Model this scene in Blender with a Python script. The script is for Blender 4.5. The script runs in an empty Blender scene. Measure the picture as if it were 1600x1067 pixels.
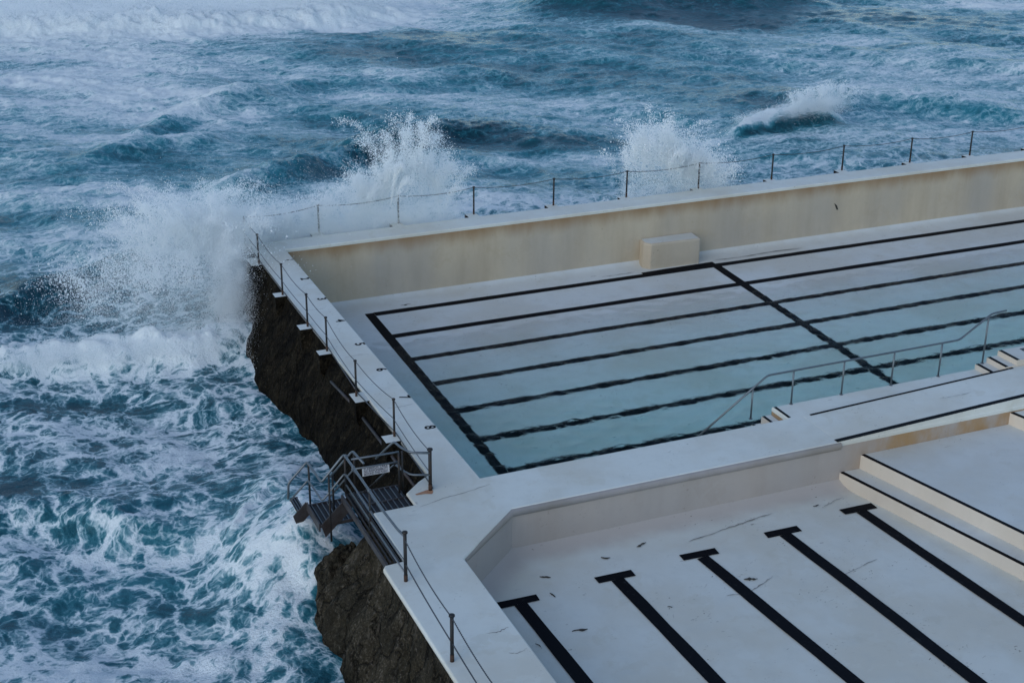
import bpy, bmesh, math, random
import numpy as np
from mathutils import Vector, Matrix

random.seed(7)
RNG = np.random.default_rng(7)
SC = bpy.context.scene
COL = SC.collection
R = math.radians

# ------------------------------------------------------------------ camera
cam_data = bpy.data.cameras.new('camera')
cam = bpy.data.objects.new('camera', cam_data)
COL.objects.link(cam)
PITCH, ROLL, YAW = R(22.6727), R(0.541), R(23.3135)
fwd = Vector((math.sin(YAW)*math.cos(PITCH), math.cos(YAW)*math.cos(PITCH), -math.sin(PITCH)))
rgt = Vector((math.cos(YAW), -math.sin(YAW), 0))
up = rgt.cross(fwd)
r2 = rgt*math.cos(ROLL) + up*math.sin(ROLL)
u2 = up*math.cos(ROLL) - rgt*math.sin(ROLL)
M = Matrix((r2, u2, -fwd)).transposed().to_4x4()
M.translation = Vector((-11.5225, -46.7666, 16.4482))
cam.matrix_world = M
cam_data.sensor_width = 36
cam_data.lens = 50.559
cam_data.clip_start = 0.5
cam_data.clip_end = 6000
SC.camera = cam

# ------------------------------------------------------------------ sky, sun, exposure
SUN_EL, SUN_AZ = R(30), R(-122)          # azimuth measured from +Y towards +X
world = bpy.data.worlds.new('World')
SC.world = world
world.use_nodes = True
wn = world.node_tree
wn.nodes.clear()
sky = wn.nodes.new('ShaderNodeTexSky')
sky.sky_type = 'NISHITA'
sky.sun_disc = False
sky.sun_elevation = SUN_EL
sky.sun_rotation = SUN_AZ
sky.air_density = 1.0
sky.dust_density = 0.6
sky.ozone_density = 2.2
bg = wn.nodes.new('ShaderNodeBackground')
bg.inputs['Strength'].default_value = 0.15
wo = wn.nodes.new('ShaderNodeOutputWorld')
wn.links.new(sky.outputs[0], bg.inputs[0])
wn.links.new(bg.outputs[0], wo.inputs[0])

sun_data = bpy.data.lights.new('sun', 'SUN')
sun_data.energy = 0.5
sun_data.angle = R(60)
sun_data.color = (1.0, 0.96, 0.88)
sun = bpy.data.objects.new('sun', sun_data)
COL.objects.link(sun)
sdir = Vector((math.sin(SUN_AZ)*math.cos(SUN_EL), math.cos(SUN_AZ)*math.cos(SUN_EL), math.sin(SUN_EL)))
sun.rotation_euler = (-sdir).to_track_quat('-Z', 'Y').to_euler()
sun.location = (-30, 10, 30)

SC.view_settings.view_transform = 'Standard'
SC.view_settings.look = 'None'
SC.view_settings.exposure = 0.25
SC.view_settings.gamma = 1.0
SC.render.engine = 'CYCLES'
SC.cycles.use_denoising = True
SC.cycles.max_bounces = 10
SC.cycles.diffuse_bounces = 4

# ------------------------------------------------------------------ node helpers
class Mat:
    def __init__(self, name):
        self.m = bpy.data.materials.new(name)
        self.m.use_nodes = True
        self.t = self.m.node_tree
        self.t.nodes.clear()
        self.out = self.t.nodes.new('ShaderNodeOutputMaterial')
        self.tc = self.t.nodes.new('ShaderNodeTexCoord')
        self.P = self.tc.outputs['Object']
    def put(self, sock, v):
        if v is None: return
        if isinstance(v, bpy.types.NodeSocket): self.t.links.new(v, sock)
        else:
            if sock.type == 'RGBA' and len(v) == 3: v = (*v, 1)
            sock.default_value = v
    def node(self, typ, ins=None, **props):
        n = self.t.nodes.new(typ)
        for k, v in props.items(): setattr(n, k, v)
        for k, v in (ins or {}).items(): self.put(n.inputs[k], v)
        return n
    def math(self, op, a, b=None, c=None, clamp=False):
        n = self.t.nodes.new('ShaderNodeMath'); n.operation = op; n.use_clamp = clamp
        self.put(n.inputs[0], a); self.put(n.inputs[1], b); self.put(n.inputs[2], c)
        return n.outputs[0]
    def vmath(self, op, a, b=None, scale=None):
        n = self.t.nodes.new('ShaderNodeVectorMath'); n.operation = op
        self.put(n.inputs[0], a); self.put(n.inputs[1], b)
        if scale is not None: self.put(n.inputs['Scale'], scale)
        return n.outputs[0]
    def noise(self, vec, scale, detail=4, rough=0.55, dist=0.0, color=False):
        n = self.node('ShaderNodeTexNoise', {'Vector': vec, 'Scale': scale, 'Detail': detail, 'Roughness': rough, 'Distortion': dist})
        return n.outputs['Color' if color else 'Fac']
    def vor(self, vec, scale, feature='DISTANCE_TO_EDGE', rand=1.0):
        n = self.node('ShaderNodeTexVoronoi', None, feature=feature)
        self.put(n.inputs['Vector'], vec); self.put(n.inputs['Scale'], scale); self.put(n.inputs['Randomness'], rand)
        return n.outputs['Distance']
    def smooth(self, v, a, b, c=0.0, d=1.0):
        n = self.node('ShaderNodeMapRange', {'Value': v, 'From Min': a, 'From Max': b, 'To Min': c, 'To Max': d}, interpolation_type='SMOOTHSTEP')
        return n.outputs[0]
    def lin(self, v, a, b, c=0.0, d=1.0):
        n = self.node('ShaderNodeMapRange', {'Value': v, 'From Min': a, 'From Max': b, 'To Min': c, 'To Max': d})
        return n.outputs[0]
    def mix(self, f, a, b):
        n = self.node('ShaderNodeMix', None, data_type='RGBA')
        self.put(n.inputs[0], f); self.put(n.inputs[6], a); self.put(n.inputs[7], b)
        return n.outputs[2]
    def scalevec(self, s, off=(0, 0, 0), src=None):
        n = self.node('ShaderNodeMapping', {'Vector': src or self.P, 'Scale': s, 'Location': off})
        return n.outputs[0]
    def sep(self, v=None):
        n = self.node('ShaderNodeSeparateXYZ', {0: v or self.P}); return n.outputs
    def bump(self, h, strength=0.3, dist=0.02, normal=None):
        n = self.node('ShaderNodeBump', {'Height': h, 'Strength': strength, 'Distance': dist})
        if normal is not None: self.put(n.inputs['Normal'], normal)
        return n.outputs[0]
    def bsdf(self, color, rough=0.6, normal=None, **kw):
        n = self.node('ShaderNodeBsdfPrincipled')
        self.put(n.inputs['Base Color'], color); self.put(n.inputs['Roughness'], rough)
        if normal is not None: self.put(n.inputs['Normal'], normal)
        for k, v in kw.items(): self.put(n.inputs[k.replace('_', ' ')], v)
        return n.outputs[0]
    def done(self, shader):
        self.t.links.new(shader, self.out.inputs['Surface']); return self.m

# ------------------------------------------------------------------ materials
def painted(name, base, alt, dark=(0.2, 0.17, 0.12), streak=0.0, rust=0.0, blotch=0.35, speck=0.5, ochre_x=None, rough=0.62, cove=None):
    k = Mat(name)
    col = k.mix(k.smooth(k.noise(k.P, 0.32, 5, 0.6), 0.38, 0.66, 0, min(1, blotch*2.2)), base, alt)
    col = k.mix(k.smooth(k.noise(k.P, 2.3, 6, 0.65), 0.45, 0.8, 0, blotch), col, tuple(0.80*c for c in base))
    pat = k.noise(k.vmath('ADD', k.P, k.vmath('SCALE', k.noise(k.P, 1.5, 3, color=True), scale=0.9)), 0.85, 6, 0.66)
    col = k.mix(k.smooth(pat, 0.57, 0.63, 0, blotch*0.55), col, (base[0]*0.78, base[1]*0.72, base[2]*0.62))
    col = k.mix(k.smooth(pat, 0.40, 0.36, 0, blotch*0.35), col, tuple(min(0.8, 1.12*c) for c in base))
    scf = k.noise(k.scalevec((1.2, 9.0, 3.0), (3, 5, 1), k.vmath('ADD', k.P, k.vmath('SCALE', k.noise(k.P, 0.8, 2, color=True), scale=1.6))), 1.6, 4, 0.6)
    col = k.mix(k.math('MULTIPLY', k.smooth(scf, 0.66, 0.72), k.smooth(k.noise(k.P, 0.45, 2), 0.45, 0.6, 0, speck*0.55)), col, (0.22, 0.21, 0.19))
    if streak:
        sv = k.scalevec((0.75, 0.75, 0.10))
        s1 = k.noise(sv, 1.0, 6, 0.62)
        col = k.mix(k.smooth(s1, 0.42, 0.72, 0, streak), col, dark)
        s2 = k.noise(k.scalevec((0.35, 0.35, 0.05), (7, 3, 0)), 1.0, 4, 0.5)
        col = k.mix(k.smooth(s2, 0.4, 0.7, 0, streak*0.7), col, (0.33, 0.35, 0.36))
    if rust:
        z = k.sep()[2]
        edge = k.math('ADD', z, k.math('MULTIPLY', k.math('SUBTRACT', k.noise(k.scalevec((0.8, 0.8, 0.25)), 1.0, 5, 0.6), 0.5), 0.9))
        col = k.mix(k.smooth(edge, -0.75, 0.05, 0, rust), col, (0.27, 0.15, 0.055))
    if ochre_x is not None:
        x, y, z = k.sep()
        f = k.math('MULTIPLY', k.smooth(x, ochre_x, ochre_x+2.2), k.smooth(k.noise(k.scalevec((0.9, 0.9, 0.45), (3, 1, 2)), 1.0, 5, 0.6), 0.33, 0.62, 0, 0.9))
        col = k.mix(f, col, (0.36, 0.215, 0.085))
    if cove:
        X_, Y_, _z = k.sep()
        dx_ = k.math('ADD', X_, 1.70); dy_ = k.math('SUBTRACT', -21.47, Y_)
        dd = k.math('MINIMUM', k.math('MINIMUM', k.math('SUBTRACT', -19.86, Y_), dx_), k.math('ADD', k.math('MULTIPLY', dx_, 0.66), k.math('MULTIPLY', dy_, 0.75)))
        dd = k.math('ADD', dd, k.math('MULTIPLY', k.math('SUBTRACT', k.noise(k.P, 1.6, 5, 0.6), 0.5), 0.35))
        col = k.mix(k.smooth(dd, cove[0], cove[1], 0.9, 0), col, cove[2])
    sp = k.noise(k.scalevec((1.0, 1.6, 1.0)), 10, 3, 0.55)
    spm = k.math('MULTIPLY', k.smooth(sp, 0.655, 0.72), k.smooth(k.noise(k.P, 0.9, 3), 0.48, 0.64))
    col = k.mix(k.math('MULTIPLY', spm, speck), col, (0.10, 0.09, 0.07))
    h = k.math('ADD', k.math('MULTIPLY', k.noise(k.P, 40, 4), 0.3), k.noise(k.P, 3.0, 5))
    return k.done(k.bsdf(col, rough, k.bump(h, 0.25, 0.02), Specular_IOR_Level=0.3))

MAT = {}
MAT['deck'] = painted('painted_concrete_deck', (0.655, 0.683, 0.632), (0.585, 0.58, 0.505), blotch=0.45, speck=0.75)
MAT['floor'] = painted('painted_pool_floor', (0.605, 0.63, 0.60), (0.545, 0.54, 0.48), blotch=0.42, speck=0.85)
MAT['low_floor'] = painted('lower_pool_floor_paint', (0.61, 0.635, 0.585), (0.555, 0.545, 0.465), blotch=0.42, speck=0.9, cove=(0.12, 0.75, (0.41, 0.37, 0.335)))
MAT['wall'] = painted('stained_pool_wall', (0.575, 0.485, 0.345), (0.49, 0.42, 0.315), dark=(0.37, 0.29, 0.19), streak=0.45, rust=0.85, blotch=0.38, speck=0.5)
MAT['low_wall'] = painted('lower_pool_wall', (0.42, 0.375, 0.335), (0.37, 0.335, 0.305), dark=(0.28, 0.225, 0.16), streak=0.25, blotch=0.3, speck=0.3, ochre_x=9.0)
MAT['riser'] = painted('cream_riser', (0.63, 0.565, 0.475), (0.57, 0.505, 0.41), dark=(0.45, 0.36, 0.24), streak=0.2, blotch=0.2, speck=0.25)
MAT['block'] = painted('block_render', (0.60, 0.52, 0.42), (0.52, 0.46, 0.38), dark=(0.40, 0.32, 0.22), streak=0.25, blotch=0.3, speck=0.6)
MAT['lip'] = painted('coping_lip', (0.33, 0.31, 0.30), (0.26, 0.235, 0.20), dark=(0.14, 0.12, 0.08), streak=0.2, blotch=0.4, speck=0.3)

k = Mat('black_line_paint')
c = k.mix(k.smooth(k.noise(k.P, 7, 7, 0.75), 0.56, 0.72, 0, 0.6), (0.0035, 0.004, 0.006), (0.03, 0.033, 0.036))
MAT['line'] = k.done(k.bsdf(c, 0.55, k.bump(k.noise(k.P, 25, 4), 0.2, 0.01), Specular_IOR_Level=0.05))

k = Mat('galvanised_steel')
c = k.mix(k.noise(k.P, 9, 5, 0.6), (0.19, 0.22, 0.24), (0.11, 0.125, 0.135))
MAT['steel'] = k.done(k.bsdf(c, 0.42, k.bump(k.noise(k.P, 60, 3), 0.1, 0.003), Metallic=0.65))
k = Mat('weathered_post_steel')
c = k.mix(k.smooth(k.noise(k.P, 7, 5, 0.65), 0.45, 0.65), (0.014, 0.017, 0.019), (0.035, 0.024, 0.018))
MAT['post'] = k.done(k.bsdf(c, 0.6, Metallic=0.2))
k = Mat('rusty_post_foot')
MAT['rust'] = k.done(k.bsdf(k.mix(k.noise(k.P, 20, 5), (0.06, 0.026, 0.012), (0.03, 0.018, 0.012)), 0.8))
k = Mat('rust_stain')
MAT['ruststain'] = k.done(k.bsdf(k.mix(k.noise(k.P, 8, 5), (0.34, 0.12, 0.05), (0.42, 0.28, 0.17)), 0.7))
k = Mat('dark_grating_steel')
c = k.mix(k.smooth(k.noise(k.P, 5, 5, 0.65), 0.4, 0.68), (0.02, 0.02, 0.021), (0.045, 0.033, 0.025))
MAT['grate_plate'] = k.done(k.bsdf((0.012, 0.012, 0.013), 0.7))
k = Mat('dark_steel')
c = k.mix(k.smooth(k.noise(k.P, 5, 5, 0.65), 0.4, 0.68), (0.02, 0.02, 0.021), (0.045, 0.033, 0.025))
MAT['dark_steel'] = k.done(k.bsdf(c, 0.55, Metallic=0.3))
k = Mat('stringer_steel')
c = k.mix(k.smooth(k.noise(k.P, 3, 6, 0.65), 0.35, 0.7), (0.06, 0.056, 0.058), (0.035, 0.026, 0.022))
MAT['stringer'] = k.done(k.bsdf(c, 0.5, Metallic=0.25))
k = Mat('cable_steel')
MAT['cable'] = k.done(k.bsdf((0.09, 0.095, 0.10), 0.5, Metallic=0.6))
k = Mat('sign_white')
MAT['sign'] = k.done(k.bsdf(k.mix(k.noise(k.P, 14, 4), (0.50, 0.51, 0.52), (0.40, 0.41, 0.43)), 0.4))
k = Mat('sign_ink')
MAT['ink'] = k.done(k.bsdf((0.03, 0.025, 0.05), 0.5))
k = Mat('paint_crack')
MAT['crack'] = k.done(k.bsdf(k.mix(k.noise(k.P, 6, 4), (0.10, 0.095, 0.085), (0.36, 0.36, 0.34)), 0.8))
k = Mat('seaweed')
MAT['weed'] = k.done(k.bsdf(k.mix(k.noise(k.P, 30, 4), (0.015, 0.016, 0.012), (0.05, 0.042, 0.03)), 0.6))

# dark weed-covered rock and wall
def rockmat(name, a, b, c_, bright=0.0):
    k = Mat(name)
    n1 = k.noise(k.P, 1.1, 8, 0.65)
    n2 = k.noise(k.P, 5.5, 8, 0.72)
    col = k.mix(k.smooth(n1, 0.38, 0.66), a, b)
    col = k.mix(k.smooth(k.noise(k.scalevec((2.2, 2.2, 0.35)), 1.2, 6, 0.6), 0.45, 0.7, 0, 0.75), col, tuple(0.5*x for x in a))
    col = k.mix(k.smooth(n2, 0.57, 0.72, 0, 0.85), col, c_)
    v = k.vor(k.P, 9, 'F1')
    n3 = k.noise(k.P, 17, 5, 0.7)
    col = k.mix(k.math('MULTIPLY', k.smooth(n3, 0.52, 0.68), k.smooth(n1, 0.42, 0.66, 0.15, bright)), col, c_)
    col = k.mix(k.smooth(n3, 0.30, 0.46, 0.85, 0), col, tuple(0.2*x for x in a))
    ck = k.vor(k.vmath('ADD', k.scalevec((1, 1, 0.6)), k.vmath('SCALE', k.noise(k.P, 2.0, 4, 0.6, color=True), scale=0.9)), 1.3)
    col = k.mix(k.smooth(ck, 0.0, 0.05, 0.85, 0), col, tuple(0.15*x for x in a))
    stk = k.noise(k.scalevec((5.0, 5.0, 0.5), (2, 2, 0)), 1.0, 4, 0.6)
    col = k.mix(k.smooth(stk, 0.55, 0.75, 0, 0.5*bright), col, c_)
    h = k.math('ADD', k.math('ADD', n2, k.math('MULTIPLY', n3, 0.6)), k.math('ADD', k.math('MULTIPLY', v, 0.6), k.math('MULTIPLY', k.smooth(ck, 0.0, 0.12), 0.8)))
    return k.done(k.bsdf(col, 0.9, k.bump(h, 1.0, 0.13), Specular_IOR_Level=0.06))
MAT['seawall'] = rockmat('weedy_sea_wall', (0.009, 0.008, 0.0058), (0.020, 0.0165, 0.0105), (0.085, 0.070, 0.044), 0.85)
MAT['rock'] = rockmat('brown_shore_rock', (0.038, 0.034, 0.024), (0.070, 0.060, 0.040), (0.21, 0.185, 0.15), 1.0)

# spray droplets
k = Mat('spray_white')
d = k.node('ShaderNodeBsdfDiffuse', {'Color': (0.935, 0.97, 0.975)})
tl = k.node('ShaderNodeBsdfTranslucent', {'Color': (0.935, 0.97, 0.975)})
mx = k.node('ShaderNodeMixShader', {0: 0.4, 1: d.outputs[0], 2: tl.outputs[0]})
MAT['spray'] = k.done(mx.outputs[0])

# pool water: refracting surface over a shallow absorbing body
k = Mat('pool_water')
nm = k.bump(k.noise(k.scalevec((0.7, 2.0, 1.0)), 6.0, 4, 0.6, 0.5), 0.9, 0.05)
ws = k.bsdf((1.0, 1.0, 1.0), 0.0, nm, Transmission_Weight=1.0, IOR=1.09)
k.t.links.new(k.node('ShaderNodeVolumeAbsorption', {'Color': (0.40, 1.0, 0.98), 'Density': 0.62}).outputs[0], k.out.inputs['Volume'])
MAT['water'] = k.done(ws)

# the sea: dark teal water under procedural foam whose density is stored on the mesh
k = Mat('sea_water_and_foam')
D = k.node('ShaderNodeAttribute', None, attribute_name='foam').outputs['Fac']
FL = k.node('ShaderNodeAttribute', None, attribute_name='aerated').outputs['Fac']
flat = k.scalevec((1, 1, 0.35))
w1 = k.vmath('SCALE', k.vmath('SUBTRACT', k.noise(flat, 0.42, 3, 0.5, color=True), (0.5, 0.5, 0.5)), scale=2.0)
w2 = k.vmath('SCALE', k.vmath('SUBTRACT', k.noise(flat, 1.9, 3, 0.55, color=True), (0.5, 0.5, 0.5)), scale=0.48)
w3 = k.vmath('SCALE', k.vmath('SUBTRACT', k.noise(flat, 7.0, 2, 0.55, color=True), (0.5, 0.5, 0.5)), scale=0.10)
pw = k.vmath('ADD', k.vmath('ADD', flat, w1), k.vmath('ADD', w2, w3))
e1 = k.smooth(k.vor(pw, 0.85), 0.0, 0.24, 1, 0)
e2 = k.smooth(k.vor(pw, 1.9), 0.0, 0.24, 1, 0)
e3 = k.smooth(k.vor(pw, 4.6), 0.0, 0.22, 1, 0)
n1 = k.noise(pw, 0.6, 5, 0.62)
n2 = k.noise(pw, 3.0, 4, 0.62)
n3 = k.noise(k.scalevec((0.8, 1.35, 1), (0, 0, 0), pw), 10.0, 4, 0.66)
val = k.math('ADD', k.math('MULTIPLY', k.math('SUBTRACT', n1, 0.5), 1.15), k.math('MULTIPLY', k.math('SUBTRACT', n2, 0.5), 0.8))
val = k.math('ADD', val, k.math('MULTIPLY', k.math('SUBTRACT', n3, 0.5), 0.6))
val = k.math('ADD', val, k.math('MULTIPLY', e1, 0.50))
val = k.math('ADD', val, k.math('MULTIPLY', e2, 0.44))
val = k.math('ADD', val, k.math('MULTIPLY', e3, 0.26))
val = k.math('ADD', val, k.math('SUBTRACT', k.math('MULTIPLY', D, 1.35), 1.27))
SF = k.node('ShaderNodeAttribute', None, attribute_name='offshore').outputs['Fac']
rot = k.node('ShaderNodeMapping', {'Vector': k.vmath('ADD', flat, k.vmath('ADD', k.vmath('SCALE', w1, scale=0.5), w2)), 'Rotation': (0, 0, 0.38), 'Scale': (0.42, 1.5, 0.8)}).outputs[0]
ns = k.noise(rot, 1.25, 8, 0.70)
vs = k.math('ADD', k.math('MULTIPLY', k.math('SUBTRACT', ns, 0.5), 2.1), k.math('MULTIPLY', k.math('SUBTRACT', n1, 0.5), 0.5))
vs = k.math('ADD', vs, k.math('MULTIPLY', k.math('SUBTRACT', n3, 0.5), 1.0))
vs = k.math('ADD', vs, k.math('MULTIPLY', k.math('SUBTRACT', n2, 0.5), 0.5))
vs = k.math('ADD', vs, k.math('MULTIPLY', e2, 0.14))
vs = k.math('ADD', vs, k.math('SUBTRACT', k.math('MULTIPLY', D, 1.45), 0.86))
def lerp(a_, b_): return k.math('ADD', k.math('MULTIPLY', a_, k.math('SUBTRACT', 1.0, SF)), k.math('MULTIPLY', b_, SF))
foam = lerp(k.smooth(val, -0.28, 0.50, 0, 0.97), k.smooth(vs, -0.26, 0.58, 0, 0.95))
thin = lerp(k.smooth(val, -0.80, 0.35, 0, 0.62), k.smooth(vs, -0.95, 0.35, 0, 0.85))
wcol = k.mix(FL, (0.002, 0.029, 0.044), (0.016, 0.112, 0.145))
wcol = k.mix(thin, wcol, k.mix(SF, (0.085, 0.320, 0.385), (0.045, 0.335, 0.420)))
rip = k.noise(flat, 4.2, 5, 0.62)
wn_ = k.bump(rip, 0.8, 0.10)
water = k.bsdf(wcol, 0.16, wn_, IOR=1.333, Specular_IOR_Level=0.35)
fn = k.bump(k.noise(k.scalevec((0.9, 1.3, 0.6)), 7.0, 5, 0.68), 0.9, 0.10)
foamb = k.bsdf(k.mix(foam, (0.48, 0.64, 0.68), (0.78, 0.85, 0.86)), 0.85, fn, Specular_IOR_Level=0.15)
mxs = k.node('ShaderNodeMixShader', {0: foam, 1: water, 2: foamb})
MAT['sea'] = k.done(mxs.outputs[0])

# ------------------------------------------------------------------ object helpers
def tag(o, label=None, cat=None, group=None, kind=None):
    if label: o['label'] = label
    if cat: o['category'] = cat
    if group: o['group'] = group
    if kind: o['kind'] = kind
    return o

def link(name, me, mat, parent=None, smooth=False):
    for m in (mat if isinstance(mat, (list, tuple)) else [mat]): me.materials.append(MAT[m])
    o = bpy.data.objects.new(name, me)
    COL.objects.link(o)
    if parent is not None: o.parent = parent
    if smooth:
        me.polygons.foreach_set('use_smooth', [True]*len(me.polygons))
    return o

def empty(name, loc=(0, 0, 0)):
    o = bpy.data.objects.new(name, None)
    o.empty_display_size = 0.3
    COL.objects.link(o)
    o.location = loc
    return o

def child(o, parent):
    """parent o (built in world coordinates) to a thing standing at its base"""
    o.parent = parent
    o.matrix_parent_inverse = Matrix.Translation(-parent.location)
    return o

def from_py(name, verts, faces, mat, parent=None, smooth=False):
    me = bpy.data.meshes.new(name)
    me.from_pydata([tuple(v) for v in verts], [], faces)
    me.validate()
    bm = bmesh.new(); bm.from_mesh(me)
    bmesh.ops.recalc_face_normals(bm, faces=bm.faces)
    bm.to_mesh(me); bm.free()
    o = link(name, me, mat, None, smooth)
    if parent is not None:
        child(o, parent)
    return o

def prism(name, poly, z0, z1, mat, parent=None, bev=0.0):
    """vertical prism over an xy polygon (z1 may be a function of x,y)"""
    bm = bmesh.new()
    top = z1 if callable(z1) else (lambda x, y: z1)
    b = [bm.verts.new((x, y, z0)) for x, y in poly]
    t = [bm.verts.new((x, y, top(x, y))) for x, y in poly]
    n = len(poly)
    bm.faces.new(t); bm.faces.new(b[::-1])
    for i in range(n): bm.faces.new((b[i], b[(i+1) % n], t[(i+1) % n], t[i]))
    bmesh.ops.recalc_face_normals(bm, faces=bm.faces)
    if bev:
        bmesh.ops.bevel(bm, geom=bm.edges[:], offset=bev, segments=2, profile=0.6, affect='EDGES')
    me = bpy.data.meshes.new(name); bm.to_mesh(me); bm.free()
    o = link(name, me, mat)
    if parent is not None: child(o, parent)
    return o

def box(name, x0, x1, y0, y1, z0, z1, mat, parent=None, bev=0.0):
    return prism(name, [(x0, y0), (x1, y0), (x1, y1), (x0, y1)], z0, z1, mat, parent, bev)

def tube(name, pts, r, mat, parent=None, n=8, rfun=None):
    pts = [Vector(p) for p in pts]
    verts, faces = [], []
    prev = None
    for i, p in enumerate(pts):
        a = pts[max(i-1, 0)]; b = pts[min(i+1, len(pts)-1)]
        d = (b-a).normalized()
        if prev is None:
            ref = Vector((0, 0, 1)) if abs(d.z) < 0.9 else Vector((1, 0, 0))
            u = d.cross(ref).normalized()
        else:
            u = (prev - d*prev.dot(d)).normalized()
        prev = u
        v = d.cross(u)
        rr = r if rfun is None else r*rfun(i)
        if 0 < i < len(pts)-1:
            c_ = max(0.5, math.cos((pts[i]-pts[i-1]).angle(pts[i+1]-pts[i], 0)/2)); rr = rr/c_ if rfun is None else rr
        for j in range(n):
            t = 2*math.pi*j/n
            verts.append(p + (u*math.cos(t) + v*math.sin(t))*rr)
    for i in range(len(pts)-1):
        for j in range(n):
            faces.append((i*n+j, i*n+(j+1) % n, (i+1)*n+(j+1) % n, (i+1)*n+j))
    faces.append(tuple(range(n))[::-1]); faces.append(tuple(range((len(pts)-1)*n, len(pts)*n)))
    return from_py(name, verts, faces, mat, parent, smooth=True)

def soften(pts, rad=0.07, k=4):
    """round the corners of a bent pipe"""
    pts = [Vector(p) for p in pts]
    out = [pts[0]]
    for i in range(1, len(pts)-1):
        a, b, c = pts[i-1], pts[i], pts[i+1]
        da = min(rad, (a-b).length*0.45); dc = min(rad, (c-b).length*0.45)
        s = b + (a-b).normalized()*da; e = b + (c-b).normalized()*dc
        for j in range(k+1):
            t = j/k
            out.append(s*(1-t)**2 + b*2*t*(1-t) + e*t*t)
    out.append(pts[-1])
    return out

def sag(a, b, drop, n=14):
    a, b = Vector(a), Vector(b)
    return [a.lerp(b, t/n) - Vector((0, 0, drop*4*(t/n)*(1-t/n))) for t in range(n+1)]

def chain(name, a, b, drop, r, parent, mat='cable'):
    L = (Vector(b)-Vector(a)).length
    n = max(8, int(L/0.028))
    return tube(name, sag(a, b, drop, n), r, mat, parent, 5, rfun=lambda i: 1.25 if i % 2 else 0.6)

def sheet(name, poly, zf, mat, parent):
    """flat painted sheet following height function zf"""
    f = zf if callable(zf) else (lambda x, y: zf)
    return from_py(name, [(x, y, f(x, y)) for x, y in poly], [tuple(range(len(poly)))], mat, parent)

# value noise
_T = RNG.random(65536)
def vnoise(x, y, z=0.0):
    x, y, z = np.broadcast_arrays(x, y, z)
    xi, yi, zi = np.floor(x).astype(np.int64), np.floor(y).astype(np.int64), np.floor(z).astype(np.int64)
    fx, fy, fz = x-xi, y-yi, z-zi
    fx, fy, fz = (f*f*f*(f*(f*6-15)+10) for f in (fx, fy, fz))
    def h(a, b, c): return _T[((a*73856093) ^ (b*19349663) ^ (c*83492791)) & 65535]
    r = 0
    for dx in (0, 1):
        for dy in (0, 1):
            for dz in (0, 1):
                r = r + h(xi+dx, yi+dy, zi+dz)*(fx if dx else 1-fx)*(fy if dy else 1-fy)*(fz if dz else 1-fz)
    return r*2-1
def fbm(x, y, z=0.0, oct=4, gain=0.5):
    r, a = 0, 1.0
    for o in range(oct):
        s = 2.03**o
        r = r + a*vnoise(x*s+o*17.3, y*s+o*9.1, np.asarray(z)*s+o*5.7); a *= gain
    return r
def sstep(a, b, v):
    t = np.clip((v-a)/(b-a), 0, 1); return t*t*(3-2*t)

# ------------------------------------------------------------------ the sea
def spaced(knots):
    """knots: (position, spacing) -> graded coordinate lines"""
    out = [knots[0][0]]
    while out[-1] < knots[-1][0]:
        p = out[-1]
        s = np.interp(p, [q[0] for q in knots], [q[1] for q in knots])
        out.append(p+s)
    return np.array(out)
gx = spaced([(-2500, 700), (-120, 30), (-30, 2), (-15, 0.11), (6, 0.11), (40, 0.2), (85, 0.26), (110, 2), (200, 30), (3000, 700)])
gy = spaced([(-400, 120), (-60, 10), (-30, 0.5), (-23, 0.09), (8, 0.10), (40, 0.17), (88, 0.27), (100, 1), (200, 20), (4000, 800)])
GX, GY = np.meshgrid(gx, gy)
E1 = np.array((0.93, -0.37)); E2 = np.array((0.37, 0.93))
U = GX*E1[0] + GY*E1[1]; V = GX*E2[0] + GY*E2[1]
near = sstep(140, 90, np.hypot(GX-20, GY-20))
SEA_Z = -2.4
Hs = np.zeros_like(GX)
rw = np.random.default_rng(21)
for i in range(64):
    lam = 1.1*1.062**i*rw.uniform(0.95, 1.05)
    th = rw.normal(-0.35, 0.6)
    amp = 0.0115*lam**0.82*rw.uniform(0.6, 1.3)
    if lam > 14: amp *= 0.75
    kx, ky = math.sin(th), -math.cos(th)
    ph = 2*math.pi/lam*(kx*U + ky*V) + rw.uniform(0, 6.28)
    Hs += amp*(np.exp(np.sin(ph)*0.8)-1.15)
Hs *= near*0.58
turb = fbm(GX*1.5, GY*1.9, 0, 4, 0.6)

def ell(cx, cy, ru, rv, p=1.0):
    du = (GX-cx)*E1[0] + (GY-cy)*E1[1]; dv = (GX-cx)*E2[0] + (GY-cy)*E2[1]
    return np.exp(-((du/ru)**2 + (dv/rv)**2)*p)

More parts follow.
